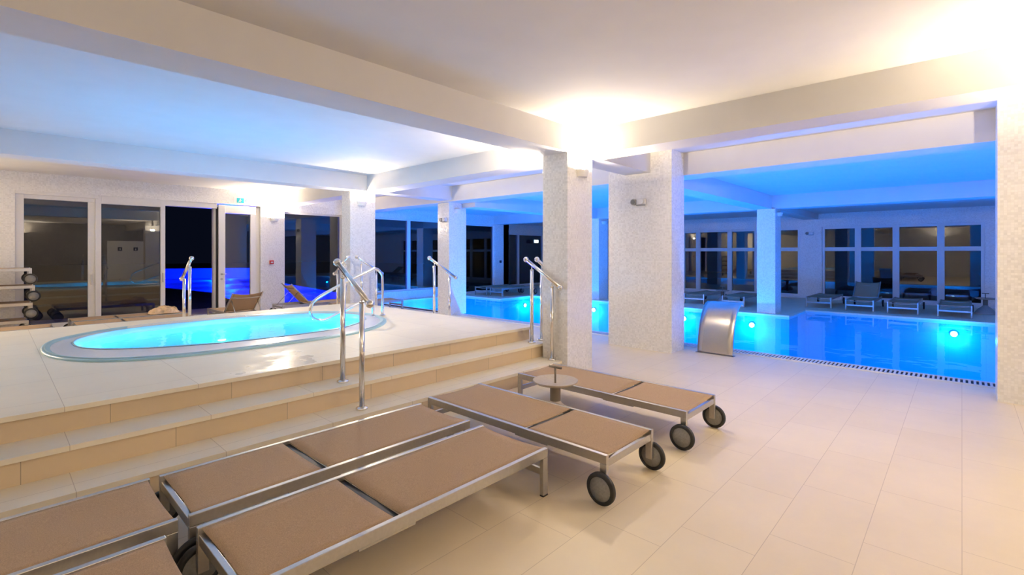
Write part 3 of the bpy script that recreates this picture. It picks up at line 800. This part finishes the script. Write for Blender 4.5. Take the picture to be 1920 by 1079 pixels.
# crumpled towel on the lounger
bm = B(); nx, ny = 26, 16; G = []
rnd = random.Random(3)
ph = [(rnd.uniform(6, 26), rnd.uniform(5, 20), rnd.uniform(0, 6), rnd.uniform(.006, .02)) for _ in range(7)]
for i in range(nx+1):
    row = []
    for j in range(ny+1):
        u = i/nx*2-1; v = j/ny*2-1; k = max(0, 1-(abs(u)**2.2+abs(v)**2.2))
        h = .11*k**.45 + sum(a*math.sin(fx*u+fy*v+p) for fx, fy, p, a in ph)*k**.6
        row.append(bm.verts.new((u*.25*(1+.06*math.sin(5*v)), v*.16*(1+.1*math.sin(7*u)), max(.0, h))))
    G.append(row)
for i in range(nx):
    for j in range(ny):
        f = bm.faces.new((G[i][j], G[i+1][j], G[i+1][j+1], G[i][j+1])); f.smooth = True
o = link('towel', bm, 'towel', None, (2.34, 11.66, LH+.008)); tag(o, 'crumpled cream towel lying on a lounger before the terrace door', 'towel')

# ------------------------------------------------------------------ underwater lamps
def pool_lamp(x, y, d, lab, power=1.0, z=-.30):
    d = Vector(d); r = empty('pool_lamp', (x, y, z)); tag(r, lab, 'underwater lamp', 'round underwater pool lamps')
    bm = B(); cyl(bm, (0, 0, 0), d*.03, .08, n=28); link('lamp_ring', bm, 'chrome', r)
    bm = B(); cyl(bm, d*.03, d*.04, .06, n=28); link('lens', bm, 'pool_lamp_glow', r)
    l = bpy.data.lights.new('pool_light', 'POINT'); l.color = POOL; l.energy = POOL_W*power; l.shadow_soft_size = .03
    lo = bpy.data.objects.new('pool_light', l); C.objects.link(lo); lo.location = d*.25 + Vector((0, 0, -.05)); lo.parent = r
pool_lamp(12.87, 3.82, (-1, 0, 0), 'glowing underwater lamp below the blue far pillar', .55)
pool_lamp(14.5, .13, (-1, 0, 0), 'glowing underwater lamp below the far loungers', .55)
pool_lamp(14.5, -2.6, (-1, 0, 0), 'underwater lamp hidden behind the right pillar')
pool_lamp(12.87, 5.55, (-1, 0, 0), 'glowing underwater lamp between wide pillar and spout', .55)
pool_lamp(12.87, 8.45, (-1, 0, 0), 'glowing underwater lamp seen between the two near pillars', .55)
pool_lamp(12.4, 10.95, (0, -1, 0), 'glowing underwater lamp under the corner deck', .55)
for y in (-2.5, .3, 2.6, 5.2, 7.7, 10.2):
    pool_lamp(7.80, y, (1, 0, 0), 'unseen underwater lamp added in the near pool wall to brighten the pool', 1.5, -.45)  # hidden lamps added to even out the blue glow
pool_lamp(9.4, 12.91, (0, -1, 0), 'underwater lamp in the end wall below the wide window', .9, -.6)

# ------------------------------------------------------------------ outside at night
HP = [(5.1, 25.5), (5.75, 21), (5.3, 17.5), (4.8, 14.6), (9.2, 14.6), (9.05, 17.3), (10, 25), (17.8, 52), (11.0, 56)]
bm = B(); poly_slab(bm, [(-15, 13.41), (40, 13.41), (40, 80), (-15, 80)], [HP], -.03, -.05)
struct('terrace', bm, 'night_terrace', 'dark terrace outside the windows')
simple('outdoor_pool_tile', (.35, .5, .8), .5)
bm = B()
for i in range(len(HP)):
    a, b2 = HP[i], HP[(i+1) % len(HP)]
    bm.faces.new([bm.verts.new((p[0], p[1], z)) for p, z in ((a, -.05), (b2, -.05), (b2, -1.0), (a, -1.0))])
bm.faces.new([bm.verts.new((x, y, -1.0)) for x, y in HP]); bmesh.ops.remove_doubles(bm, verts=bm.verts, dist=1e-4)
o = struct('outdoor_pool_basin', bm, 'outdoor_pool_tile', 'basin of the deep blue lit pool outside')
for x, y, p in ((7, 17, .25), (7.5, 21, .4), (8, 26, .8), (9.5, 31, 1.2), (11, 36, 1.6), (12.5, 42, 2), (13.5, 49, 2.6), (15.5, 51, 2)):
    l = bpy.data.lights.new('outdoor_pool_light', 'POINT'); l.color = (0, .016, 1); l.energy = OUT_W*p; l.shadow_soft_size = .15
    lo = bpy.data.objects.new('outdoor_pool_light', l); C.objects.link(lo); lo.location = (x, y, -.5)
sbox('outer_ground', 18.9, 30, -12, 11, -.05, -.03, 'night_terrace', 'dark ground beyond the far windows')  # flat ground slab outside the far windows, no wall
